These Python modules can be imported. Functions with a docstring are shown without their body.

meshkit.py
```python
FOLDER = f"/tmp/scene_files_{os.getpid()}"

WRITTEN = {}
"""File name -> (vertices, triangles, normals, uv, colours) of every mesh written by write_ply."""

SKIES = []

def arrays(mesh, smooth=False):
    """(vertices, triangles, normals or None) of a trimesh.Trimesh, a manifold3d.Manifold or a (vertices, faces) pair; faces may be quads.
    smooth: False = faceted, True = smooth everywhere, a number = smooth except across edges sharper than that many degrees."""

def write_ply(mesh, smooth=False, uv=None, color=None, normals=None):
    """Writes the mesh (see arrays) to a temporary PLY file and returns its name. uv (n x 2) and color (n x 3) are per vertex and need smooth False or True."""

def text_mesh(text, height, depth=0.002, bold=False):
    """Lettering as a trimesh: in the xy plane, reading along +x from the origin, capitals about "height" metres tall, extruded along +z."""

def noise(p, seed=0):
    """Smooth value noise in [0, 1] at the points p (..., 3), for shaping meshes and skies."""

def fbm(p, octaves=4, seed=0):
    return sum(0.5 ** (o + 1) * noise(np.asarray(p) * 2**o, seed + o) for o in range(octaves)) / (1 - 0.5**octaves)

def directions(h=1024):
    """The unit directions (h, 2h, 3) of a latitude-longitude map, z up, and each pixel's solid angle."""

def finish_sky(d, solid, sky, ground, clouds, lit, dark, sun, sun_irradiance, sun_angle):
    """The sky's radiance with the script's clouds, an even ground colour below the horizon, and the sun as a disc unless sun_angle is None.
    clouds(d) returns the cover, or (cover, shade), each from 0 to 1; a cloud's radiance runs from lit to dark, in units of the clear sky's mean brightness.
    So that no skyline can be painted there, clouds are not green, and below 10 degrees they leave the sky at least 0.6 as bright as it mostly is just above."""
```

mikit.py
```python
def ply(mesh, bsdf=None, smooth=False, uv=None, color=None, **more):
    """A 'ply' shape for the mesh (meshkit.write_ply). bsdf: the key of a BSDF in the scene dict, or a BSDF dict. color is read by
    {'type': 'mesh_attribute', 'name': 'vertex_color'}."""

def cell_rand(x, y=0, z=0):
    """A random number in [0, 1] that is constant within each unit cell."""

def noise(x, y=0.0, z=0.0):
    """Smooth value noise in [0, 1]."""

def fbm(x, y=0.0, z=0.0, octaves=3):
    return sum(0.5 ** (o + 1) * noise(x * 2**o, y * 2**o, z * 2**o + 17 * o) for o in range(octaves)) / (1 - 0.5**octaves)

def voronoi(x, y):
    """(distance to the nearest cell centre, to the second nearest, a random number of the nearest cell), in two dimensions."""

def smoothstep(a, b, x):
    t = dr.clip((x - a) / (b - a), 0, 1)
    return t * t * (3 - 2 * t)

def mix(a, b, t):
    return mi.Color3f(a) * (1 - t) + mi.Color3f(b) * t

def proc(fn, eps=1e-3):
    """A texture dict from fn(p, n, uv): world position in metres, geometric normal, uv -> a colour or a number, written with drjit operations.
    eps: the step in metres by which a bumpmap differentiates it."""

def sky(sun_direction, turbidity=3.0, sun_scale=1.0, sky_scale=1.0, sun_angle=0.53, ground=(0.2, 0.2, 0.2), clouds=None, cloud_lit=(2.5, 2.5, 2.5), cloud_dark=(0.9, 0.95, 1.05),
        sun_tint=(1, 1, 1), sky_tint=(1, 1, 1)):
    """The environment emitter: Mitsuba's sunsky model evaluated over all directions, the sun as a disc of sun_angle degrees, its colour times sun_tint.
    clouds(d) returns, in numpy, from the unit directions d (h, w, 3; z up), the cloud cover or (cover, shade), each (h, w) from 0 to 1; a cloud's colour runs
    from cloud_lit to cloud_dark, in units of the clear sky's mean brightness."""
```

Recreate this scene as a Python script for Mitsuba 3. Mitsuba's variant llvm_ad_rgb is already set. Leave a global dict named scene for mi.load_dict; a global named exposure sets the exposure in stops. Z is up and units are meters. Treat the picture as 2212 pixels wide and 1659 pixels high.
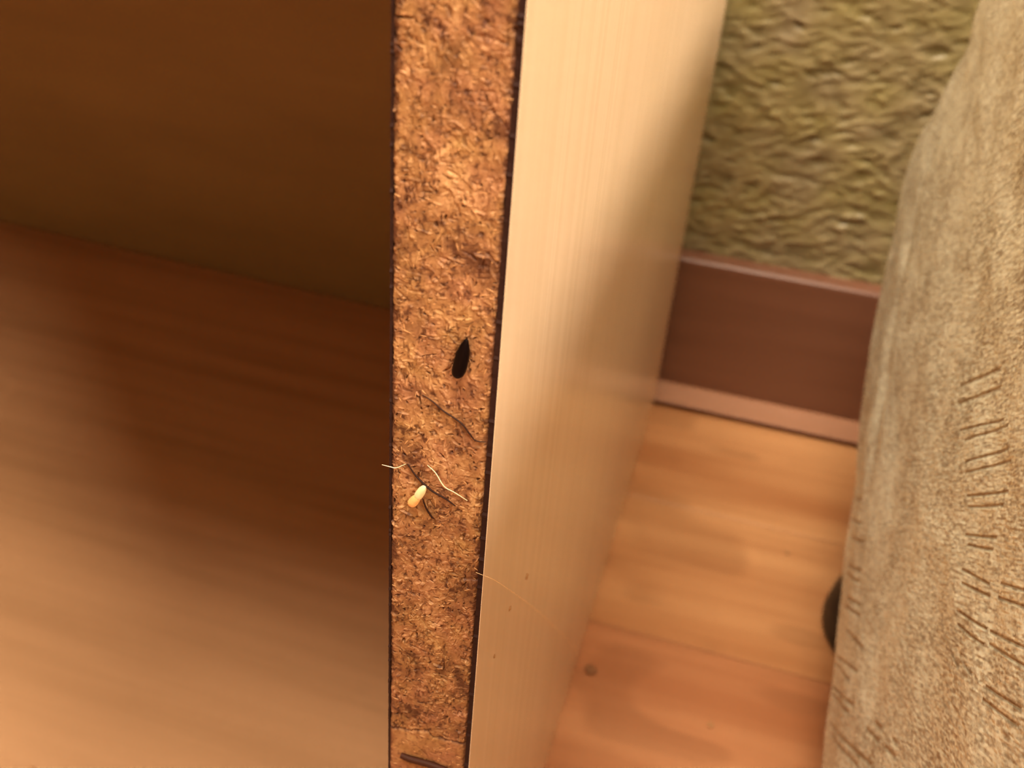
import math, numpy as np, trimesh, mitsuba as mi, drjit as dr
import mikit
from mikit import noise, fbm, cell_rand, smoothstep, mix, proc
from shapely.geometry import Polygon

# ------------------------------------------------------------------ camera, light, exposure
PITCH, ROLL, YAW = 0.588638, 0.0853513, -0.2314997
F_PX, W_PX = 2163.573, 2212
CAM = np.array([0.0437036, -0.1096687, 0.0797810])
cy, sy, cp, sp, cr, sr = (math.cos(YAW), math.sin(YAW), math.cos(PITCH), math.sin(PITCH), math.cos(ROLL), math.sin(ROLL))
fwd = np.array([sy * cp, cy * cp, -sp]); rgt = np.array([cy, -sy, 0.0]); upv = np.cross(rgt, fwd)
up_roll = -sr * rgt + cr * upv
T = mi.ScalarTransform4f
scene, labels = {}, {}
scene['camera'] = {'type': 'thinlens', 'fov': math.degrees(2 * math.atan(W_PX / 2 / F_PX)), 'fov_axis': 'x', 'near_clip': 0.005, 'far_clip': 50.0,
                   'aperture_radius': 0.00075, 'focus_distance': 0.157,
                   'to_world': T().look_at(origin=CAM.tolist(), target=(CAM + fwd).tolist(), up=up_roll.tolist())}
LAMP_POS, LAMP_R, LAMP_L = (-0.20, -0.58, 2.02), 0.52, (27.5, 23.2, 17.9)
SIDE_POS, SIDE_R, SIDE_L = (1.25, -0.95, 1.15), 0.22, (96.0, 79.0, 58.0)
exposure = 0.16

FLOOR_Z = -0.225
WALL_Y = 0.366
CEIL_Z = 2.275
TH = 0.016            # thickness of the cabinet's side panel
DEPTH = 0.342

# ------------------------------------------------------------------ helpers
rng = np.random.default_rng(7)


def add(key, mesh, bsdf, smooth=False, color=None, uv=None, label=None, category=None, group=None, kind=None, **more):
    scene[key] = mikit.ply(mesh, bsdf, smooth=smooth, color=color, uv=uv, **more)
    tag(key, label, category, group, kind)
    return key


def tag(key, label=None, category=None, group=None, kind=None):
    d = {k: v for k, v in dict(label=label, category=category, group=group, kind=kind).items() if v}
    if d:
        labels[key] = d


def numbered(key):
    if key not in scene:
        return key
    i = 1
    while f'{key}_{i:03d}' in scene:
        i += 1
    return f'{key}_{i:03d}'


def box(x0, x1, y0, y1, z0, z1, bevel=0.0):
    if bevel <= 0:
        b = trimesh.creation.box(extents=(x1 - x0, y1 - y0, z1 - z0))
        b.apply_translation(((x0 + x1) / 2, (y0 + y1) / 2, (z0 + z1) / 2))
        return b
    pts = []
    b = bevel
    for xs, ix in ((x0, 1), (x1, -1)):
        for ys, iy in ((y0, 1), (y1, -1)):
            for zs, iz in ((z0, 1), (z1, -1)):
                pts += [(xs, ys + iy * b, zs + iz * b), (xs + ix * b, ys, zs + iz * b), (xs + ix * b, ys + iy * b, zs)]
    return trimesh.convex.convex_hull(np.array(pts))


def rbox(x0, x1, y0, y1, z0, z1, r, n=3):
    s = trimesh.creation.icosphere(subdivisions=n, radius=r).vertices
    pts = [s + np.array((x, y, z)) for x in (x0 + r, x1 - r) for y in (y0 + r, y1 - r) for z in (z0 + r, z1 - r)]
    return trimesh.convex.convex_hull(np.vstack(pts))


def lathe(profile, n=48):
    return trimesh.creation.revolve(np.array(profile), sections=n)


def tube(points, radius, n=7, taper=0.35):
    p = np.array(points, float)
    # Catmull-Rom resample
    q = np.vstack([2 * p[0] - p[1], p, 2 * p[-1] - p[-2]])
    out = []
    for i in range(1, len(q) - 2):
        for t in np.linspace(0, 1, 8, endpoint=False):
            a, b, c, d = q[i - 1:i + 3]
            out.append(0.5 * ((2 * b) + (-a + c) * t + (2 * a - 5 * b + 4 * c - d) * t * t + (-a + 3 * b - 3 * c + d) * t ** 3))
    out.append(p[-1]); p = np.array(out)
    m = len(p)
    t = np.gradient(p, axis=0); t /= np.linalg.norm(t, axis=1, keepdims=True)
    u = np.cross(t, [0.31, 0.2, 0.93]); u /= np.linalg.norm(u, axis=1, keepdims=True)
    v = np.cross(t, u)
    s = np.linspace(0, 1, m)
    rad = radius * (taper + (1 - taper) * np.sin(np.pi * np.clip(s * 0.94 + 0.03, 0, 1)) ** 0.5)
    a = np.linspace(0, 2 * np.pi, n, endpoint=False)
    ring = p[:, None] + rad[:, None, None] * (np.cos(a)[None, :, None] * u[:, None] + np.sin(a)[None, :, None] * v[:, None])
    V = np.vstack([ring.reshape(-1, 3), p[:1], p[-1:]])
    Fq = []
    for i in range(m - 1):
        for j in range(n):
            k = (j + 1) % n
            Fq += [[i * n + j, i * n + k, (i + 1) * n + k], [i * n + j, (i + 1) * n + k, (i + 1) * n + j]]
    for j in range(n):
        k = (j + 1) % n
        Fq += [[m * n, j + n * 0, k], [m * n + 1, (m - 1) * n + k, (m - 1) * n + j]]
    t = trimesh.Trimesh(V, Fq, process=False); t.fix_normals()
    return t


def grid_faces(nr, nc):
    i, j = np.meshgrid(np.arange(nr - 1), np.arange(nc - 1), indexing='ij')
    a = (i * nc + j).ravel()
    return np.vstack([np.stack([a, a + 1, a + nc + 1], 1), np.stack([a, a + nc + 1, a + nc], 1)])


def value_noise(a, b, seed):
    """smooth noise of two arrays, numpy, about -1..1"""
    r = np.random.default_rng(seed).uniform(-1, 1, (257, 257))
    ia, ib = np.floor(a).astype(int), np.floor(b).astype(int)
    fa, fb = a - ia, b - ib
    fa, fb = fa * fa * (3 - 2 * fa), fb * fb * (3 - 2 * fb)
    ia0, ib0, ia1, ib1 = ia % 257, ib % 257, (ia + 1) % 257, (ib + 1) % 257
    return (r[ia0, ib0] * (1 - fa) + r[ia1, ib0] * fa) * (1 - fb) + (r[ia0, ib1] * (1 - fa) + r[ia1, ib1] * fa) * fb


def fbm_np(a, b, seed, octaves=4):
    return sum(0.5 ** o * value_noise(a * 2 ** o, b * 2 ** o, seed + o) for o in range(octaves)) / (2 - 0.5 ** (octaves - 1))


# ------------------------------------------------------------------ materials
def bs(name, color, rough=0.5, spec=0.5, bump=None, bump_eps=2e-4, **more):
    d = {'type': 'principled', 'base_color': color if isinstance(color, dict) else {'type': 'rgb', 'value': list(color)}, 'roughness': rough, 'specular': spec, **more}
    if bump is not None:
        d = {'type': 'bumpmap', 'arbitrary': proc(bump, eps=bump_eps), 'scale': 1.0, 'bsdf': d}
    scene[name] = {'type': 'twosided', 'bsdf': d}
    return name


VCOL = {'type': 'mesh_attribute', 'name': 'vertex_color'}


def floor_color(p, n, uv):
    row = dr.floor((p.y + 0.075) / 0.085)
    t = cell_rand(row, 3.0)
    st = fbm(p.x * 5 + row * 7.1, p.y * 70, row, 4)
    st2 = fbm(p.x * 1.1 + row * 3.7, p.y * 26, row + 5, 3)
    c = mix((0.4408, 0.1862, 0.0722), (0.6536, 0.342, 0.152), smoothstep(0.28, 0.72, 0.55 * st + 0.45 * st2))
    kn = noise(p.x * 30 + 3, p.y * 60, 2.0)
    c = mix(c, (0.2736, 0.1064, 0.038), 0.35 * smoothstep(0.72, 0.9, kn))
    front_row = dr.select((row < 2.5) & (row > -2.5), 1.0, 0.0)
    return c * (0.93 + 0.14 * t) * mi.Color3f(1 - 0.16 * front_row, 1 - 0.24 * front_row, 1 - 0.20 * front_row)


def shelf_color(p, n, uv):
    st = fbm(p.x * 6, p.y * 95, 3.0, 4)
    st2 = fbm(p.x * 3 + 4, p.y * 30 + p.x * 3, 1.0, 3)
    return mix((0.3404, 0.1887, 0.0925), (0.444, 0.2553, 0.1332), smoothstep(0.25, 0.75, 0.5 * st + 0.5 * st2))


def laminate_color(p, n, uv):
    st = fbm(p.y * 420 + 0.3 * noise(p.z * 30), p.z * 6, 1.0, 3)
    st2 = fbm(p.y * 60, p.z * 2.5, 4.0, 3)
    return mix((0.615, 0.475, 0.335), (0.655, 0.512, 0.375), smoothstep(0.25, 0.75, 0.6 * st + 0.4 * st2))


def back_color(p, n, uv):
    st = fbm(p.x * 12, p.z * 60, 1.0, 3)
    return mix((0.215, 0.125, 0.042), (0.275, 0.165, 0.058), st)


def base_color_trim(p, n, uv):
    st = fbm(p.x * 9, p.z * 120 + p.y * 120, 1.0, 3)
    return mix((0.148, 0.0629, 0.037), (0.1998, 0.0888, 0.05328), st)


def core_fine(p, n, uv):
    return 0.00005 * fbm(p.x * 6000, p.z * 4200, p.y * 4000, 2)


def paint_color(p, n, uv):
    return mix((0.2125, 0.187, 0.153), (0.238, 0.2125, 0.17), fbm(p.x * 3, p.y * 3, p.z * 3, 2))


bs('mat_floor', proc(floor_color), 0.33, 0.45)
bs('mat_shelf', proc(shelf_color), 0.55, 0.2)
bs('mat_laminate', proc(laminate_color), 0.26, 0.5)
bs('mat_back', proc(back_color), 0.5, 0.35)
bs('mat_trim', proc(base_color_trim), 0.34, 0.5)
bs('mat_paint', proc(paint_color), 0.8, 0.2)
bs('mat_ceiling', (0.48, 0.44, 0.39), 0.8, 0.2)
bs('mat_core', VCOL, 0.6, 0.3, bump=core_fine, bump_eps=4e-5)
bs('mat_backing', (0.022, 0.008, 0.006), 0.7, 0.15)
bs('mat_wallpaper', VCOL, 0.42, 0.45)
bs('mat_black_plastic', (0.012, 0.010, 0.009), 0.45, 0.4)
bs('mat_pellet', (0.004, 0.0015, 0.0015), 0.4, 0.06)
bs('mat_crumb', VCOL, 0.5, 0.4)
bs('mat_hair_dark', (0.022, 0.007, 0.004), 0.5, 0.2)
bs('mat_hair_pale', (0.92, 0.70, 0.45), 0.35, 0.6)
bs('mat_dirt', (0.22, 0.10, 0.045), 0.8, 0.2)
bs('mat_dirt_pale', (0.42, 0.22, 0.10), 0.8, 0.2)
bs('mat_splinter', (0.045, 0.014, 0.007), 0.6, 0.15)
bs('mat_metal', (0.55, 0.45, 0.3), 0.3, 0.5, metallic=1.0)

# ------------------------------------------------------------------ the room
RX0, RX1, RY0 = -1.9, 1.9, -2.6
add('floor', box(RX0, RX1, RY0, WALL_Y + 0.03, FLOOR_Z - 0.06, FLOOR_Z - 0.008), 'mat_shelf', kind='structure')
row = 0
y1 = WALL_Y
ys = [WALL_Y] + [0.350 - 0.085 * k for k in range(36)]
for a, b in zip(ys[1:], ys[:-1]):
    if a < RY0:
        break
    xs = -0.95 + (0.37 * row) % 1.1 - 1.2
    joints = [RX0] + [j for j in np.arange(xs, RX1, 1.2) if j > RX0 + 0.1 and not (-0.03 < j < 0.2 and a > -0.2)] + [RX1]
    for x0, x1 in zip(joints[:-1], joints[1:]):
        add(numbered('floor__plank'), box(x0 + 0.0002, x1 - 0.0002, a + 0.0002, b - 0.0002, FLOOR_Z - 0.008, FLOOR_Z, 0.0004), 'mat_floor')
    row += 1

# embossed wallpaper: a relief of crumpled, mostly horizontal ridges
wx = np.concatenate([np.linspace(RX0, -0.04, 50)[:-1], np.arange(-0.04, 0.30, 0.0011), np.linspace(0.30, RX1, 50)[1:]])
wz = np.concatenate([[FLOOR_Z - 0.05], np.arange(-0.16, 0.16, 0.0009), np.linspace(0.16, CEIL_Z, 70)[1:]])
GX, GZ = np.meshgrid(wx, wz)


def paint_flakes(gx, gz, du, dv, u0, v0, shape, n, length, width, angle, height, tone, g, soft=0.35, blend='over'):
    """dabs of height and tone painted one over another on a regular grid (rows v, columns u)"""
    H, C = np.zeros(shape), np.zeros(shape)
    nv, nu = shape
    for k in range(n):
        cu, cv = g.uniform(0, nu * du), g.uniform(0, nv * dv)
        L, Wd, A = length(g), width(g), angle(g)
        r = L * 0.5 + Wd
        i0, i1 = max(int((cv - r) / dv), 0), min(int((cv + r) / dv) + 2, nv)
        j0, j1 = max(int((cu - r) / du), 0), min(int((cu + r) / du) + 2, nu)
        if i1 <= i0 or j1 <= j0:
            continue
        vv, uu = np.mgrid[i0:i1, j0:j1]
        x, y = uu * du - cu, vv * dv - cv
        ca, sa = math.cos(A), math.sin(A)
        s, t = (x * ca + y * sa) / (L / 2), (-x * sa + y * ca) / (Wd / 2)
        bend = g.uniform(-0.5, 0.5)
        t = t + bend * (s * s - 0.3)
        d = np.sqrt(np.abs(s) ** 3 + np.abs(t) ** 2 + 1e-9)
        w = np.clip((1 - d) / soft, 0, 1); w = w * w * (3 - 2 * w)
        h = height(g)
        slope = g.uniform(-1, 1) * abs(h) * 0.9
        hh = h + slope * t + g.uniform(-0.6, 0.6) * h * s
        if blend == 'over':
            H[i0:i1, j0:j1] = H[i0:i1, j0:j1] * (1 - w) + hh * w
            C[i0:i1, j0:j1] = C[i0:i1, j0:j1] * (1 - w) + tone(g) * w
        else:
            H[i0:i1, j0:j1] = np.maximum(H[i0:i1, j0:j1], hh * w)
    return H, C


gw = np.random.default_rng(21)
ni, nj = int(0.34 / 0.0011) + 2, int(0.32 / 0.0009) + 2
Hw, Cw = paint_flakes(None, None, 0.0011, 0.0009, 0, 0, (nj, ni), 3600, lambda g: g.uniform(0.006, 0.022), lambda g: g.uniform(0.002, 0.0055),
                      lambda g: g.choice([1, -1], p=[0.62, 0.38]) * abs(g.normal(0.28, 0.28)), lambda g: g.normal(0, 0.00055), lambda g: g.normal(0, 1), gw, soft=0.8)
fxi = np.clip((GX + 0.04) / 0.0011, 0, ni - 1).astype(int); fzi = np.clip((GZ + 0.16) / 0.0009, 0, nj - 1).astype(int)


def inside_w(gx, gz):
    return (gx > -0.04) & (gx < 0.299) & (gz > -0.16) & (gz < 0.159)


def ridged(a, b, seed):
    return 1 - np.abs(fbm_np(a, b, seed, 2)) * 2.6


wa, wb = GX + 0.004 * fbm_np(GX * 60, GZ * 60, 201), GZ + 0.003 * fbm_np(GX * 55, GZ * 80, 202)
Hfull = np.zeros_like(GX)
for ang, fu, fv, amp, sd in ((0.38, 60, 170, 0.00050, 31), (-0.30, 70, 190, 0.00045, 41), (0.10, 110, 300, 0.00032, 51), (-0.7, 130, 260, 0.00018, 61)):
    ra, rb = wa * math.cos(ang) + wb * math.sin(ang), -wa * math.sin(ang) + wb * math.cos(ang)
    Hfull += amp * ridged(ra * fu + sd, rb * fv + sd, sd)
Hfull += np.where(inside_w(GX, GZ), 0.55 * Hw[fzi, fxi], 0)
Hfull -= Hfull.mean()
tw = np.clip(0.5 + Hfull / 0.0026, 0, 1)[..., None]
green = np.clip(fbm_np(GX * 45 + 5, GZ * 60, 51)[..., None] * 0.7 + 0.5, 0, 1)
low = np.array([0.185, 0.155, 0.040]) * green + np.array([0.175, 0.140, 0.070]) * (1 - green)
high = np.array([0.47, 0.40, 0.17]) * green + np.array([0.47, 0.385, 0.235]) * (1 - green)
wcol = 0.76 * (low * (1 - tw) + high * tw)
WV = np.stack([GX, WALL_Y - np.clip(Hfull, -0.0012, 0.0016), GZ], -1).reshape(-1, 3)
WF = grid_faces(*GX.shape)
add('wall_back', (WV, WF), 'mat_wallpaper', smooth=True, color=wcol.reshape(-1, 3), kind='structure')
add('wall_back__masonry', box(RX0, RX1, WALL_Y + 0.004, WALL_Y + 0.12, FLOOR_Z - 0.05, CEIL_Z), 'mat_paint')
add('wall_left', box(RX0 - 0.1, RX0, RY0, WALL_Y + 0.1, FLOOR_Z - 0.05, CEIL_Z), 'mat_paint', kind='structure')
add('wall_right', box(RX1, RX1 + 0.1, RY0, WALL_Y + 0.1, FLOOR_Z - 0.05, CEIL_Z), 'mat_paint', kind='structure')
add('wall_front', box(RX0 - 0.1, RX1 + 0.1, RY0 - 0.1, RY0, FLOOR_Z - 0.05, CEIL_Z), 'mat_paint', kind='structure')
add('ceiling', box(RX0 - 0.1, RX1 + 0.1, RY0 - 0.1, WALL_Y + 0.1, CEIL_Z, CEIL_Z + 0.1), 'mat_ceiling', kind='structure')


def along_x(profile, x0, x1, n=2):
    """a closed (y, z) outline swept along x"""
    P = np.array(profile, float)
    poly = Polygon(P)
    m = trimesh.creation.extrude_polygon(poly, x1 - x0)
    v = m.vertices.copy()
    m.vertices = np.stack([v[:, 2] + x0, v[:, 0], v[:, 1]], 1)
    m.fix_normals()
    return m


bz = -0.1415
board = [(0.3668, bz), (0.3590, bz), (0.3572, bz - 0.0006), (0.3562, bz - 0.0018), (0.3560, bz - 0.004), (0.3560, -0.2222), (0.3668, -0.2222)]
add('baseboard_back', along_x(board, RX0, RX1), 'mat_trim', smooth=25, kind='structure')
foot = [(0.3562, -0.2160), (0.3545, -0.2163), (0.3520, -0.2174), (0.3485, -0.2190), (0.3455, -0.2200), (0.3440, -0.2205), (0.3434, -0.2210), (0.3440, -0.2216), (0.3470, -0.2219), (0.3562, -0.2219)]
add('baseboard_back__foot_strip', along_x(foot, RX0, RX1), bs('mat_trim_light', (0.368, 0.176, 0.096), 0.5, 0.35), smooth=25, label='rounded lighter foot strip along the bottom of the baseboard')

# the lamp that lights the room
prof = [(0.0, -0.115)] + [(LAMP_R * math.sin(a), -0.02 - 0.095 * math.cos(a)) for a in np.linspace(0.08, math.pi / 2, 18)]
lx, ly, lz = LAMP_POS
bowl = lathe([(r, z) for r, z in prof] , 64)
bowl.apply_translation((lx, ly, lz)); bowl.fix_normals()
if bowl.volume < 0: bowl.invert()
add('ceiling_lamp__diffuser', bowl, 'mat_ceiling', smooth=True, emitter={'type': 'area', 'radiance': {'type': 'rgb', 'value': list(LAMP_L)}})
rim = lathe([(LAMP_R - 0.02, -0.016), (LAMP_R + 0.012, -0.024), (LAMP_R + 0.016, -0.010), (LAMP_R + 0.008, 0.004), (0.0, 0.006)], 64); rim.apply_translation((lx, ly, lz))
add('ceiling_lamp__rim', rim, 'mat_metal', smooth=30)
rod = trimesh.creation.cylinder(radius=0.012, height=CEIL_Z - lz - 0.006, sections=20); rod.apply_translation((lx, ly, (CEIL_Z + lz + 0.006) / 2))
add('ceiling_lamp__rod', rod, 'mat_metal', smooth=30)
tag('ceiling_lamp', 'wide round ceiling lamp with a warm glowing bowl hung from the ceiling', 'lamp')

# a floor lamp further right lights the near side of the panel
qx, qy, qz = SIDE_POS
gl = trimesh.creation.icosphere(subdivisions=4, radius=SIDE_R); gl.apply_translation(SIDE_POS)
add('floor_lamp__globe', gl, 'mat_ceiling', smooth=True, emitter={'type': 'area', 'radiance': {'type': 'rgb', 'value': list(SIDE_L)}})
pole = trimesh.creation.cylinder(radius=0.011, height=qz - SIDE_R - FLOOR_Z - 0.02, sections=20); pole.apply_translation((qx, qy, (qz - SIDE_R + FLOOR_Z + 0.02) / 2 + 0.004))
add('floor_lamp__pole', pole, 'mat_metal', smooth=30)
ft = lathe([(0.0, 0.0), (0.13, 0.0), (0.132, 0.006), (0.12, 0.014), (0.02, 0.024), (0.0, 0.026)], 40); ft.apply_translation((qx, qy, FLOOR_Z))
add('floor_lamp__base', ft, 'mat_metal', smooth=30)
tag('floor_lamp', 'floor lamp with a glowing warm globe standing in front of the sofa', 'lamp')

# ------------------------------------------------------------------ the cabinet with its raw chipboard edge
CX0, CZ0, CZ1 = -0.80, FLOOR_Z + 0.0005, 0.10
XL, XR = 0.0005, 0.0150        # the chipboard core between the two facings
U = np.arange(XL, XR + 1e-9, (XR - XL) / 170)
du = U[1] - U[0]
dv = 0.000085
V0, V1 = CZ0, CZ1
gc = np.random.default_rng(5)
nv_d = int(round((V1 - V0) / dv)) + 1
V = V0 + dv * np.arange(nv_d)
keep = np.where((V > -0.097) & (V < 0.062), True, np.arange(nv_d) % 3 == 0); keep[-1] = True
shape = (nv_d, len(U))


def chip_angle(g):
    r = g.uniform()
    return math.pi / 2 + g.normal(0, 0.30) if r < 0.46 else (g.normal(0, 0.35) if r < 0.66 else g.uniform(0, math.pi))


H1, C1 = paint_flakes(None, None, du, dv, 0, 0, shape, 7500, lambda g: min(0.0006 * math.exp(g.normal(0.75, 0.5)), 0.0042), lambda g: min(0.0003 * math.exp(g.normal(0.35, 0.45)), 0.0013),
                      chip_angle, lambda g: g.normal(0, 0.00013), lambda g: g.normal(0, 1), gc, soft=0.5)
H2, C2 = paint_flakes(None, None, du, dv, 0, 0, shape, 12800, lambda g: min(0.00035 * math.exp(g.normal(0.5, 0.5)), 0.002), lambda g: g.uniform(0.0001, 0.00028),
                      chip_angle, lambda g: g.normal(0.00002, 0.00008), lambda g: g.normal(0, 1), gc, soft=0.7)
# dark pits between the flakes
H3, C3 = paint_flakes(None, None, du, dv, 0, 0, shape, 1500, lambda g: 0.00045 * math.exp(g.normal(0.2, 0.45)), lambda g: g.uniform(0.0002, 0.00045),
                      chip_angle, lambda g: -abs(g.normal(0.00022, 0.0001)), lambda g: 1.0, gc, soft=0.9)
UU, VV = np.meshgrid(U, V0 + dv * np.arange(nv_d))
lf1 = fbm_np(UU * 260, VV * 170, 61)
lf2 = fbm_np(UU * 900, VV * 700, 71)
h = 0.95 * H1 + 0.55 * H2 + H3 + 0.00014 * lf2
lf3 = fbm_np(UU * 1700 + 3, VV * 1300, 81)
tone = 0.20 * C1 + 0.07 * C2 + 0.50 * lf1 + 0.32 * lf2 - 0.85 * np.clip(lf3 - 0.16, 0, 1) * 2 - 0.06
# the smoother flake low on the edge, below an irregular seam
seam = np.interp(UU, [0, 0.0035, 0.0072, 0.0080, 0.0088, 0.016], [-0.0756, -0.0750, -0.0738, -0.0738, -0.0747, -0.0742]) + 0.0004 * fbm_np(UU * 900, UU * 0 + 2, 5)
ds = VV - seam
below = 1 / (1 + np.exp(ds / 0.00012))
h = h * (1 - 0.72 * below) + 0.00018 * below
tone = tone * (1 - 0.35 * below) + 0.12 * below
groove = np.exp(-(ds / 0.00028) ** 2)
h -= 0.0003 * groove; tone -= 0.55 * groove
# stains with a shape of their own: (x mm, z mm, radii mm, tilt, strength)
for sx, sz, ra, rb, tilt, st in [(2.2, 35.0, 2.3, 0.8, 0.35, 0.55), (1.2, 28.2, 1.0, 1.6, 0.2, 0.7), (14.3, 39.5, 1.0, 1.6, 0.1, 0.45), (10.2, 22.8, 5.5, 2.2, -0.25, 0.30), (4.0, 18.5, 2.0, 1.0, 0.4, 0.30),
                                 (13.6, 21.0, 2.0, 2.6, 0.1, 0.35), (1.6, 22.5, 1.2, 2.6, 0.0, 0.35), (9.0, 10.5, 2.8, 0.7, -0.2, 0.28), (2.4, -7.2, 1.9, 0.45, 0.05, 0.75), (2.0, -5.0, 1.2, 0.7, 0.3, 0.4), (9.6, -9.6, 0.5, 0.4, 0, 0.9),
                                 (6.0, -14.2, 3.4, 2.0, -0.7, 0.32), (14.2, -22.0, 0.8, 1.4, 0.1, 0.6), (1.0, -30.5, 0.7, 2.2, 0, 0.55), (13.8, -33.5, 1.0, 3.0, 0.0, 0.5), (7.0, -56.0, 5.5, 2.6, -0.3, 0.30), (3.6, -69.0, 2.5, 2.5, 0.2, 0.35),
                                 (13.0, -58.0, 1.3, 3.5, 0.1, 0.5), (2.0, -46.0, 1.5, 2.0, 0.3, 0.4), (8.0, -86.0, 2.0, 1.2, -0.3, 0.32), (8.5, 47.0, 5.0, 2.6, 0.2, 0.20), (11.9, 2.2, 3.0, 0.9, -0.1, 0.25)]:
    x, y = UU * 1e3 - sx, VV * 1e3 - sz
    s, t = (x * math.cos(tilt) + y * math.sin(tilt)) / ra, (-x * math.sin(tilt) + y * math.cos(tilt)) / rb
    w = np.exp(-(s * s + t * t) * (1 + 0.8 * lf2))
    tone -= st * w
# frayed dark margins along both facings
for dist, sd, amp in ((UU - XL, 3, 0.00042), (XR - UU, 9, 0.00034)):
    wob = amp * (1 + 1.1 * fbm_np(VV * 420, VV * 0 + 3, sd) + 0.9 * fbm_np(VV * 1500, UU * 300, sd + 20))
    e = np.exp(-(np.clip(dist, 0, None) / np.clip(wob, 0.00008, None)) ** 2)
    h -= 0.00035 * e; tone -= 0.75 * e
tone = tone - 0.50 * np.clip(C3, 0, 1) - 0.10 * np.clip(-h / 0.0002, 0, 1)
pale, mid, dark = np.array([0.52, 0.300, 0.145]), np.array([0.305, 0.145, 0.060]), np.array([0.085, 0.030, 0.012])
tt = np.clip(tone, -1, 1)[..., None]
ccore = np.where(tt > 0, mid + (pale - mid) * np.clip(tt * 1.35, 0, 1), mid + (dark - mid) * np.clip(-tt * 1.25, 0, 1))
hue = fbm_np(UU * 330 + 9, VV * 300, 91)[..., None]
ccore = ccore * (1 + hue * np.array([0.0, 0.10, -0.12]))
h = np.clip(h, -0.0006, 0.0005)


V = V[keep]
Hc, Cc = h[keep], ccore[keep]
UU, VV = np.meshgrid(U, V)
front = np.stack([UU, -Hc, VV], -1)
nr, nc = UU.shape
FV = front.reshape(-1, 3)
FF_ = grid_faces(nr, nc)
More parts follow.
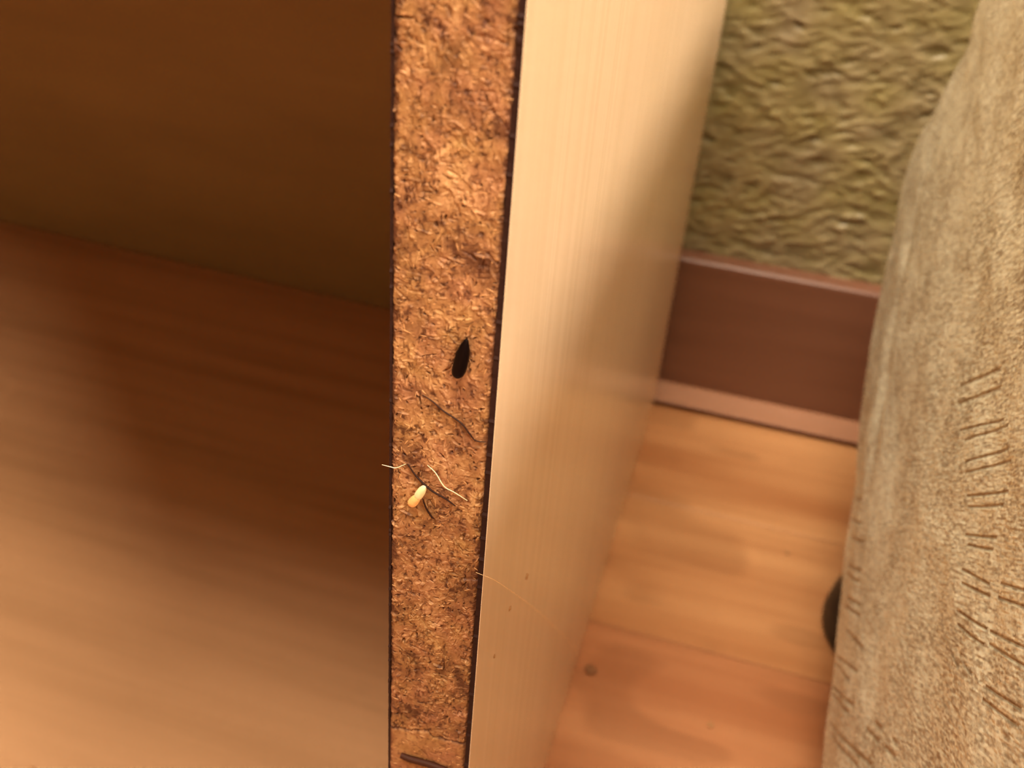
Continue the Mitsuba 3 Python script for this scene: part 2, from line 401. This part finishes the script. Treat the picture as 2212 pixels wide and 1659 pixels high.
# close the board: the rim runs back to the depth of the cabinet
rim_idx = np.concatenate([np.arange(nc), nc * np.arange(1, nr) + nc - 1, nc * (nr - 1) + np.arange(nc - 2, -1, -1), nc * np.arange(nr - 2, 0, -1)])
BV = FV[rim_idx].copy(); BV[:, 1] = DEPTH - 0.0005
nb = len(FV)
k = np.arange(len(rim_idx)); k1 = (k + 1) % len(k)
SF = np.vstack([np.stack([rim_idx[k1], rim_idx[k], nb + k], 1), np.stack([rim_idx[k1], nb + k, nb + k1], 1)])
cen = len(FV) + len(BV)
BF = np.stack([nb + k1, nb + k, np.full(len(k), cen)], 1)
AV = np.vstack([FV, BV, [[TH / 2, DEPTH - 0.0005, 0.04]]])
AF = np.vstack([FF_, SF, BF])
AC = np.vstack([Cc.reshape(-1, 3), np.tile(mid, (len(BV) + 1, 1))])
# crease normals: the front is one smooth relief, the rim its own vertices
RV = np.vstack([FV, FV[rim_idx], BV, AV[-1:]])
o = len(FV)
SF = np.vstack([np.stack([o + k1, o + k, o + len(k) + k], 1), np.stack([o + k1, o + len(k) + k, o + len(k) + k1], 1)])
BF = np.stack([o + len(k) + k1, o + len(k) + k, np.full(len(k), len(RV) - 1)], 1)
RC = np.vstack([Cc.reshape(-1, 3), np.tile(mid, (2 * len(k) + 1, 1))])
P_ = 'cabinet__side_panel'
add(P_, (RV, np.vstack([FF_, SF, BF])), 'mat_core', smooth=True, color=RC, label='raw chipboard core of the right side panel, its rough brown edge facing forward')


def ragged_strip(x0, x1, seed):
    """a thin facing sheet whose front edge is a little ragged"""
    z = np.concatenate([np.arange(CZ0, CZ1 - 0.0003, 0.0004), [CZ1]])
    g = np.random.default_rng(seed)
    yy = 0.00018 + 0.00012 * fbm_np(z * 900, z * 0, seed) + np.where(g.uniform(size=len(z)) > 0.93, -0.00025, 0)
    v = []
    for zz, y in zip(z, yy):
        v += [(x0, y, zz), (x1, y, zz), (x1, DEPTH, zz), (x0, DEPTH, zz)]
    f = []
    for i in range(len(z) - 1):
        for j in range(4):
            a, b = 4 * i + j, 4 * i + (j + 1) % 4
            f += [[a, b, b + 4], [a, b + 4, a + 4]]
    f += [[0, 2, 1], [0, 3, 2]]
    e = 4 * (len(z) - 1)
    f += [[e, e + 1, e + 2], [e, e + 2, e + 3]]
    return trimesh.Trimesh(np.array(v), np.array(f), process=False)


add(P_ + '__backing_layer', ragged_strip(XR, TH - 0.00012, 3), 'mat_backing', label='dark glue line between chipboard and cream facing')
add(P_ + '__facing_sheet', box(TH - 0.00012, TH, -0.0001, DEPTH, CZ0, CZ1), 'mat_laminate', label='smooth cream laminate facing')
add(P_ + '__backing_layer_001', ragged_strip(0.0001, XL, 8), 'mat_backing')
add(P_ + '__facing_sheet_001', box(0.0, 0.0001, 0.0006, DEPTH, CZ0, CZ1), 'mat_laminate')

# slivers standing a little proud of the raw edge
gs = np.random.default_rng(15)
sl = []
for q in range(760):
    x, z = gs.uniform(XL + 0.0004, XR - 0.0004), gs.uniform(CZ0 + 0.002, CZ1 - 0.002)
    L, wd, th = min(0.0006 * math.exp(gs.normal(0.2, 0.4)), 0.0022), gs.uniform(0.00007, 0.00016), gs.uniform(0.00005, 0.0001)
    b = trimesh.creation.icosphere(subdivisions=1, radius=1.0)
    b.apply_scale((L / 2, th, wd / 2))
    b.apply_transform(trimesh.transformations.rotation_matrix(chip_angle(gs) , (0, 1, 0)))
    b.apply_transform(trimesh.transformations.rotation_matrix(gs.normal(0, 0.12), (1, 0, 0)))
    i, j = np.argmin(abs(V - z)), np.argmin(abs(U - x))
    b.apply_translation((x, -Hc[i, j] - 0.00003, z))
    sl.append(b)
add(P_ + '__wood_sliver', trimesh.util.concatenate(sl), bs('mat_sliver', (0.50, 0.26, 0.11), 0.6, 0.25), smooth=True, kind='stuff', label='pale wood slivers standing on the raw edge')

BPV = box(CX0 + 0.016, -0.0002, 0.004, 0.334, -0.016, 0.0, 0.0003)
v = BPV.vertices.copy(); v[:, 2] += -0.1965 - 0.0202 * v[:, 0]; BPV.vertices = v
add('cabinet__bottom_panel', BPV, 'mat_shelf', label='wood print bottom board inside the cabinet')
add('cabinet__back_panel', box(CX0 + 0.001, -0.0002, 0.335, 0.339, FLOOR_Z + 0.01, CZ1 - 0.001), 'mat_back', label='thin brown back board')
add('cabinet__top_panel', box(CX0, TH, -0.004, DEPTH, CZ1, CZ1 + 0.016, 0.0006), 'mat_shelf')
add('cabinet__side_panel_001', box(CX0, CX0 + 0.016, 0.0, DEPTH, CZ0, CZ1, 0.0003), 'mat_shelf')
add('cabinet__plinth', box(CX0 + 0.016, -0.0002, 0.03, 0.045, CZ0, -0.2135), 'mat_shelf')
tag('cabinet', 'low cabinet with a raw chipboard front edge and cream sides, standing on the floor', 'cabinet')

# ------------------------------------------------------------------ the sofa at the right
SX = 0.100                                   # its flat side faces the cabinet
# outline of its side as one sees it, in (y, z); the padding rounds over beyond it
out = [(0.0300, -0.1900), (0.0640, -0.1870), (0.1007, -0.1776), (0.1178, -0.1704), (0.1362, -0.1627), (0.1694, -0.1517), (0.1932, -0.1394), (0.2233, -0.1292), (0.2481, -0.1150), (0.2674, -0.1004), (0.2785, -0.0800), (0.2907, -0.0685), (0.2962, -0.0551),
       (0.2920, -0.0440), (0.2808, -0.0353), (0.2720, -0.0223), (0.2640, -0.0088), (0.2590, 0.0018), (0.2550, 0.0135), (0.2480, 0.0320), (0.2300, 0.0520), (0.1900, 0.0600), (-0.3300, 0.0600), (-0.3600, 0.0500), (-0.3700, 0.0200),
       (-0.3700, -0.1600), (-0.3600, -0.1850), (-0.3300, -0.1930), (-0.0500, -0.1930)]
P0 = np.array(out)


def smooth_closed(P, spacing, dense, dense_spacing):
    q = []
    n = len(P)
    for i in range(n):
        a, b, c, d = P[i - 1], P[i], P[(i + 1) % n], P[(i + 2) % n]
        L = np.linalg.norm(c - b)
        m = (b + c) / 2
        s = dense_spacing if dense(m) else spacing
        k_ = max(int(L / s), 1)
        # centripetal Catmull-Rom
        t0, t1 = 0.0, np.linalg.norm(b - a) ** 0.5
        t2 = t1 + L ** 0.5; t3 = t2 + np.linalg.norm(d - c) ** 0.5
        for t in np.linspace(t1, t2, k_, endpoint=False):
            A1 = (t1 - t) / (t1 - t0) * a + (t - t0) / (t1 - t0) * b
            A2 = (t2 - t) / (t2 - t1) * b + (t - t1) / (t2 - t1) * c
            A3 = (t3 - t) / (t3 - t2) * c + (t - t2) / (t3 - t2) * d
            B1 = (t2 - t) / (t2 - t0) * A1 + (t - t0) / (t2 - t0) * A2
            B2 = (t3 - t) / (t3 - t1) * A2 + (t - t1) / (t3 - t1) * A3
            q.append((t2 - t) / (t2 - t1) * B1 + (t - t1) / (t2 - t1) * B2)
    return np.array(q)


PQ = smooth_closed(P0, 0.006, lambda m: m[0] > -0.05, 0.002)
ring_out = np.array(Polygon(PQ).buffer(0.0075, quad_segs=12).exterior.coords)[:-1]
if not Polygon(PQ).exterior.is_ccw == Polygon(ring_out).exterior.is_ccw: ring_out = ring_out[::-1]
seg_len = np.linalg.norm(np.roll(ring_out, -1, 0) - ring_out, axis=1)
cum = np.concatenate([[0], np.cumsum(seg_len)])
PO = np.stack([np.interp(np.arange(0, cum[-1], 0.0014), cum, np.append(ring_out[:, k_], ring_out[0, k_])) for k_ in (0, 1)], 1)
nP = len(PO)
tang = np.roll(PO, -1, 0) - np.roll(PO, 1, 0)
tang /= np.linalg.norm(tang, axis=1, keepdims=True)
inn = np.stack([-tang[:, 1], tang[:, 0]], 1)
cen2 = np.array([0.0, -0.065])
if ((cen2 - PO) * inn).sum() < 0:
    inn = -inn
for _ in range(12):
    inn = (np.roll(inn, 1, 0) + inn + np.roll(inn, -1, 0)); inn /= np.linalg.norm(inn, axis=1, keepdims=True)
RR, RX = 0.009, 0.009       # how far the edge rounds over, in the face and in depth
rings = []
SXB = 0.235                 # the far face of the side
for a in np.linspace(0, 1, 14)[:-1]:
    rings.append((PO, SXB - (SXB - SX - RX) * a))
for th in np.linspace(0, np.pi / 2, 22)[:-1]:
    rings.append((PO + inn * RR * (1 - np.cos(th)), SX + RX * (1 - np.sin(th))))
base = PO + inn * RR
for t in np.linspace(0, 1, 150)[:-1]:
    rings.append((base + (cen2 - base) * t, SX - 0.0022 * math.sin(min(t * 4, 1) * math.pi / 2) ** 2))
SV = np.vstack([np.column_stack([np.full(nP, 1.0) * x, p]) for p, x in rings])
yy_, zz_ = SV[:, 1], SV[:, 2]
facing = np.clip((SX + RX * 0.9 - SV[:, 0]) / (RX * 0.6), 0, 1)
SV[:, 0] -= facing * (0.0012 * fbm_np(yy_ * 18, zz_ * 18, 12) + 0.0005 * fbm_np(yy_ * 70, zz_ * 70, 14))
# a shallow fold running along the rounded rear edge
fold = [(0.262, -0.002), (0.243, -0.045), (0.215, -0.075), (0.165, -0.105)]
fp = np.array(fold)
dmin = np.full(len(SV), 9.0)
for a, b in zip(fp[:-1], fp[1:]):
    ab = b - a; pt = SV[:, 1:] - a
    t = np.clip((pt @ ab) / (ab @ ab), 0, 1)
    dmin = np.minimum(dmin, np.linalg.norm(pt - t[:, None] * ab, axis=1))
SV[:, 0] += facing * 0.0010 * np.exp(-(dmin / 0.006) ** 2)
SFc = []
nR = len(rings)
i, j = np.meshgrid(np.arange(nR - 1), np.arange(nP), indexing='ij')
a, b = (i * nP + j).ravel(), (i * nP + (j + 1) % nP).ravel()
SFc = [np.stack([a, b, b + nP], 1), np.stack([a, b + nP, a + nP], 1)]
c0, c1 = len(SV), len(SV) + 1
SV = np.vstack([SV, [[SXB, *cen2]], [[SX - 0.0022, *cen2]]])
j = np.arange(nP); j1 = (j + 1) % nP
SFc += [np.stack([j1, j, np.full(nP, c0)], 1), np.stack([(nR - 1) * nP + j, (nR - 1) * nP + j1, np.full(nP, c1)], 1)]
SFc = np.vstack(SFc)
sm = trimesh.Trimesh(SV, SFc, process=False)
if sm.volume < 0: sm.invert()

# embossed dashes of the cover, all parallel, in pairs (y0, z0, y1, z1 in mm on the flat side)
DASH = [(88.1, -42.6, 64.6, -23.7), (82.4, -41.3, 61.0, -22.6), (76.1, -42.6, 56.1, -24.5), (72.9, -43.0, 52.3, -24.3), (67.1, -44.5, 47.1, -27.5), (64.7, -45.3, 46.8, -30.4), (60.2, -48.9, 43.8, -35.6), (56.8, -48.6, 43.0, -37.8),
        (53.6, -52.3, 38.3, -41.8), (50.6, -53.2, 36.0, -42.6), (34.1, -37.5, 20.0, -26.5), (32.8, -39.6, 18.0, -28.0), (46.8, -57.0, 30.9, -45.6), (43.9, -57.8, 28.9, -47.4), (29.7, -44.8, 13.0, -31.5), (27.4, -45.6, 11.0, -33.2),
        (39.8, -61.7, 33.3, -58.3), (32.0, -55.7, 26.8, -52.9), (20.1, -48.2, 6.0, -37.0), (18.6, -49.8, 4.0, -38.6), (181.4, -136.4, 160.0, -119.8), (176.6, -141.3, 148.4, -120.5), (168.6, -142.5, 137.0, -118.5), (155.8, -143.7, 130.2, -124.0),
        (153.2, -145.5, 128.5, -126.7), (140.4, -143.7, 119.1, -127.1), (137.9, -145.3, 114.9, -127.2), (127.7, -145.3, 98.6, -123.2), (128.1, -158.2, 94.6, -128.1), (127.2, -160.5, 99.6, -137.5), (121.4, -164.8, 86.0, -132.1), (118.5, -164.6, 88.2, -137.7),
        (106.2, -163.9, 56.1, -117.6), (102.5, -163.7, 64.8, -129.3), (66.6, -114.7, 60.3, -109.4), (70.1, -121.4, 58.2, -111.6), (51.3, -101.3, 47.5, -98.4), (53.0, -106.5, 44.2, -98.9), (101.0, -39.0, 78.0, -20.5), (97.0, -41.5, 74.0, -22.5)]


def dash_mask(y, z):
    m = mi.Float(0)
    for y0, z0, y1_, z1_ in DASH:
        ax, az, bx_, bz_ = y0 / 1e3, z0 / 1e3, (y1_ - y0) / 1e3, (z1_ - z0) / 1e3
        L2 = bx_ * bx_ + bz_ * bz_
        t = dr.clip(((y - ax) * bx_ + (z - az) * bz_) / L2, 0, 1)
        d2 = dr.square(y - ax - t * bx_) + dr.square(z - az - t * bz_)
        m = dr.maximum(m, dr.exp(-d2 / ((0.00025 if y0 < 95 and z0 > -70 else 0.00052) ** 2)))
    return m


A38 = (-0.788, 0.616)


def sofa_bump(p, n, uv):
    a, b = p.y * A38[0] + p.z * A38[1], -p.y * 0.616 - p.z * 0.788
    g = 0.00024 * fbm(a * 700, b * 1500, p.x * 900, 3) + 0.00012 * noise(a * 320 + 0.8 * noise(b * 400), b * 2600, p.x * 500)
    soft = 0.00018 * fbm(a * 120, b * 160, p.x * 150, 2)
    return g + soft - 0.00042 * dash_mask(p.y, p.z)


def sofa_color(p, n, uv):
    a, b = p.y * A38[0] + p.z * A38[1], -p.y * 0.616 - p.z * 0.788
    f = 0.6 * fbm(a * 800, b * 1700, p.x * 900, 3) + 0.4 * noise(a * 450 + 0.8 * noise(b * 500), b * 2400, 3.0)
    f2 = fbm(a * 60, b * 90, p.x * 60, 3)
    c = mix((0.2706, 0.2337, 0.164), (0.7052, 0.7175, 0.585), smoothstep(0.24, 0.70, 0.75 * f + 0.25 * f2))
    return mix(c, (0.20, 0.13, 0.065), 0.7 * dash_mask(p.y, p.z))


bs('mat_sofa', proc(sofa_color), 0.42, 0.5, bump=sofa_bump, bump_eps=1.2e-4, sheen=0.6, sheen_tint=0.4)
bs('mat_sofa_plain', (0.55, 0.42, 0.25), 0.55, 0.4)
add('sofa__side', sm, 'mat_sofa', smooth=True, label='upholstered side with embossed parallel dashes')
add('sofa__seat_base', rbox(SXB - 0.01, 1.15, -0.36, 0.24, -0.185, 0.0, 0.03), 'mat_sofa_plain', smooth=30)
add('sofa__cushion', rbox(SXB + 0.005, 1.145, -0.38, 0.10, 0.0, 0.07, 0.03), 'mat_sofa_plain', smooth=30)
bk = rbox(SXB - 0.01, 1.15, 0.11, 0.24, -0.10, 0.42, 0.05)
add('sofa__backrest', bk, 'mat_sofa_plain', smooth=30)
fprof = [(0.0, 0.0), (0.0265, 0.0), (0.0290, 0.002), (0.0300, 0.006), (0.0285, 0.016), (0.0225, 0.024), (0.0200, 0.030), (0.0190, 0.085), (0.0, 0.085)]
for fx_, fy_ in ((0.1375, 0.212), (0.1375, -0.30), (1.05, 0.17), (1.05, -0.30)):
    f_ = lathe(fprof, 40); f_.apply_translation((fx_, fy_, FLOOR_Z))
    add(numbered('sofa__foot'), f_, 'mat_black_plastic', smooth=35, label='round black foot under the sofa' if fx_ < 0.2 and fy_ > 0 else None)
tag('sofa', 'beige embossed sofa standing beside the cream panel, seen from its side', 'sofa')

# ------------------------------------------------------------------ small things on and near the raw edge
def surf(x_mm, z_mm, lift=0.0):
    i, j = np.argmin(abs(V - z_mm / 1e3)), np.argmin(abs(U - x_mm / 1e3))
    return np.array([x_mm / 1e3, -max(Hc[max(i - 1, 0):i + 2, max(j - 1, 0):j + 2].max(), 0) - lift, z_mm / 1e3])



def hair(pts, r, mat, label, lift=0.0003):
    k_ = numbered('hair')
    add(k_, tube([surf(x, z, lift + l) for x, z, l in pts], r, taper=0.2), mat, smooth=True, label=label, category='hair')


# dark spindle-shaped pellet, upper end pointed, lower end blunt, leaning to the right
sp = [(0.0, -3.25), (0.55, -3.12), (0.95, -2.75), (1.15, -2.1), (1.22, -1.2), (1.20, -0.2), (1.12, 0.8), (0.92, 1.7), (0.62, 2.5), (0.30, 3.1), (0.0, 3.45)]
pel = lathe([(r * 1e-3, z * 1e-3) for r, z in sp], 36)
pv = pel.vertices
pel.vertices = pv * (1 + 0.05 * fbm_np(pv[:, 0] * 900 + pv[:, 1] * 500, pv[:, 2] * 700, 4))[:, None]
pel.apply_scale((0.84, 0.80, 1.0))
pel.apply_transform(trimesh.transformations.rotation_matrix(math.radians(9.5), (0, 1, 0)))
pel.apply_translation((0.01075, -0.00055, 0.0072))
add('pellet', pel, 'mat_pellet', smooth=40, label='black spindle-shaped seed-like pellet stuck on the raw chipboard edge, above the cream crumb', category='pellet')

# cream crumb of two joined segments, casting its shadow on the edge
def seg(c, L, w, tilt):
    b = trimesh.creation.icosphere(subdivisions=3, radius=1.0)
    q = b.vertices
    b.vertices = np.stack([q[:, 0] * w * (1 - 0.22 * q[:, 2]), q[:, 1] * w * 0.8, np.sign(q[:, 2]) * np.abs(q[:, 2]) ** 0.8 * L], 1)
    b.apply_transform(trimesh.transformations.rotation_matrix(tilt, (0, 1, 0)))
    b.apply_translation(c)
    return b


cb = surf(5.0, -19.0)
up_seg = seg((0.0055, cb[1] - 0.00075, -0.0176), 0.00165, 0.00066, math.radians(24))
lo_seg = seg((0.0045, cb[1] - 0.00060, -0.0196), 0.00150, 0.00074, math.radians(30))
add('crumb__segment', up_seg, bs('mat_crumb_pale', (0.92, 0.70, 0.40), 0.45, 0.4), smooth=True, label='paler upper segment')
add('crumb__segment_001', lo_seg, bs('mat_crumb_tan', (0.80, 0.45, 0.17), 0.45, 0.4), smooth=True)
tag('crumb', 'tiny cream crumb of two segments clinging to the raw chipboard edge', 'crumb')

hair([(6.3, -12.4, 0.0001), (7.7, -13.3, 0.0004), (9.2, -15.1, 0.0006), (10.7, -16.1, 0.0004), (12.7, -17.3, 0.0001)], 0.000085, 'mat_hair_pale', 'pale hair lying slantwise above the cream crumb on the chipboard edge')
hair([(3.2, -13.2, 0), (4.5, -14.8, 0.0002), (6.0, -16.0, 0.0003), (7.5, -17.1, 0.0002), (9.3, -17.9, 0.0001), (10.9, -19.0, 0)], 0.00017, 'mat_hair_dark', 'dark hair running slantwise between the cream crumb and the pale hair')
hair([(5.8, -18.9, 0.0002), (6.3, -20.6, 0.0001), (7.2, -22.1, 0), (7.6, -22.5, 0)], 0.00015, 'mat_hair_dark', 'short dark hair hanging down beside the lower end of the cream crumb')
hair([(5.2, -0.3, 0), (6.7, -0.9, 0.0001), (8.4, -2.1, 0.0001), (10.2, -2.9, 0.0001), (11.4, -3.7, 0.0002), (12.4, -4.9, 0.0001), (13.4, -6.0, 0), (14.9, -5.9, 0)], 0.00013, 'mat_hair_dark', 'thin dark hair crossing the chipboard edge below the black pellet')
k_ = numbered('hair')
add(k_, tube([(-0.0007, -0.0008, -0.0141), (0.0006, -0.0007, -0.0142), (0.0015, -0.0006, -0.0142), (0.0029, -0.0003, -0.0133)], 0.00007, taper=0.3), 'mat_hair_pale', smooth=True,
    label='short pale fibre sticking out over the left margin of the chipboard edge', category='hair')
k_ = numbered('hair')
add(k_, tube([(0.0150, -0.0012, -0.0305), (0.0166, 0.0021, -0.0343), (0.0166, 0.0075, -0.0403), (0.0166, 0.0250, -0.0604), (0.0165, 0.0496, -0.0890), (0.0165, 0.0823, -0.1282), (0.0166, 0.1164, -0.1697), (0.0168, 0.1560, -0.2190), (0.0170, 0.1600, -0.2246)], 0.00007, taper=0.5), 'mat_hair_pale', smooth=True,
    label='long pale hair slung from the right margin of the chipboard edge down to the floor', category='hair')

spl = tube([surf(2.9, -82.2, 0.0003), surf(4.9, -82.3, 0.0004), surf(8.5, -82.2, 0.0004), surf(11.3, -82.5, 0.0004), surf(13.2, -83.0, 0.0003)], 0.00062, n=10, taper=0.8)
add('splinter', spl, 'mat_splinter', smooth=40, label='thin dark brown splinter lying across the chipboard edge at its lowest visible part', category='splinter')


def speck(pos, r, normal, label, seed, mat='mat_dirt_pale'):
    b = trimesh.creation.icosphere(subdivisions=2, radius=r)
    b.vertices *= (1 + 0.25 * fbm_np(b.vertices[:, 0] * 1.3 / r, b.vertices[:, 1] * 1.3 / r + b.vertices[:, 2] / r, seed))[:, None]
    sc = [1.0, 1.0, 1.0]; sc[normal] = 0.45
    b.apply_scale(sc); b.apply_translation(pos)
    add(numbered('dirt_speck'), b, mat, smooth=True, label=label, category='dirt speck')


speck((TH + 0.0001, 0.0349, -0.0647), 0.0007, 0, 'small brown dirt speck on the cream panel, highest of its three specks', 1)
speck((TH + 0.0001, 0.0214, -0.0605), 0.0005, 0, 'small brown dirt speck on the cream panel, middle one of its three specks', 2)
speck((TH + 0.0001, 0.0120, -0.0635), 0.0004, 0, 'small brown dirt speck on the cream panel, lowest of its three specks', 3)
speck((0.0221, 0.1546, FLOOR_Z + 0.0007), 0.0022, 2, 'dark round dirt crumb on the floor close to the foot of the cream panel', 4, 'mat_dirt')
speck((0.0924, 0.2499, FLOOR_Z + 0.0003), 0.0012, 2, 'faint dirt speck on the floor between the sofa foot and the baseboard', 5)
speck((0.0699, 0.1446, FLOOR_Z + 0.0004), 0.0013, 2, 'faint dirt speck on the floor in front of the sofa foot, mid-gap', 6)
speck((-0.128, 0.034, -0.1935), 0.0012, 2, 'small dirt speck on the wood print board inside the cabinet', 7)
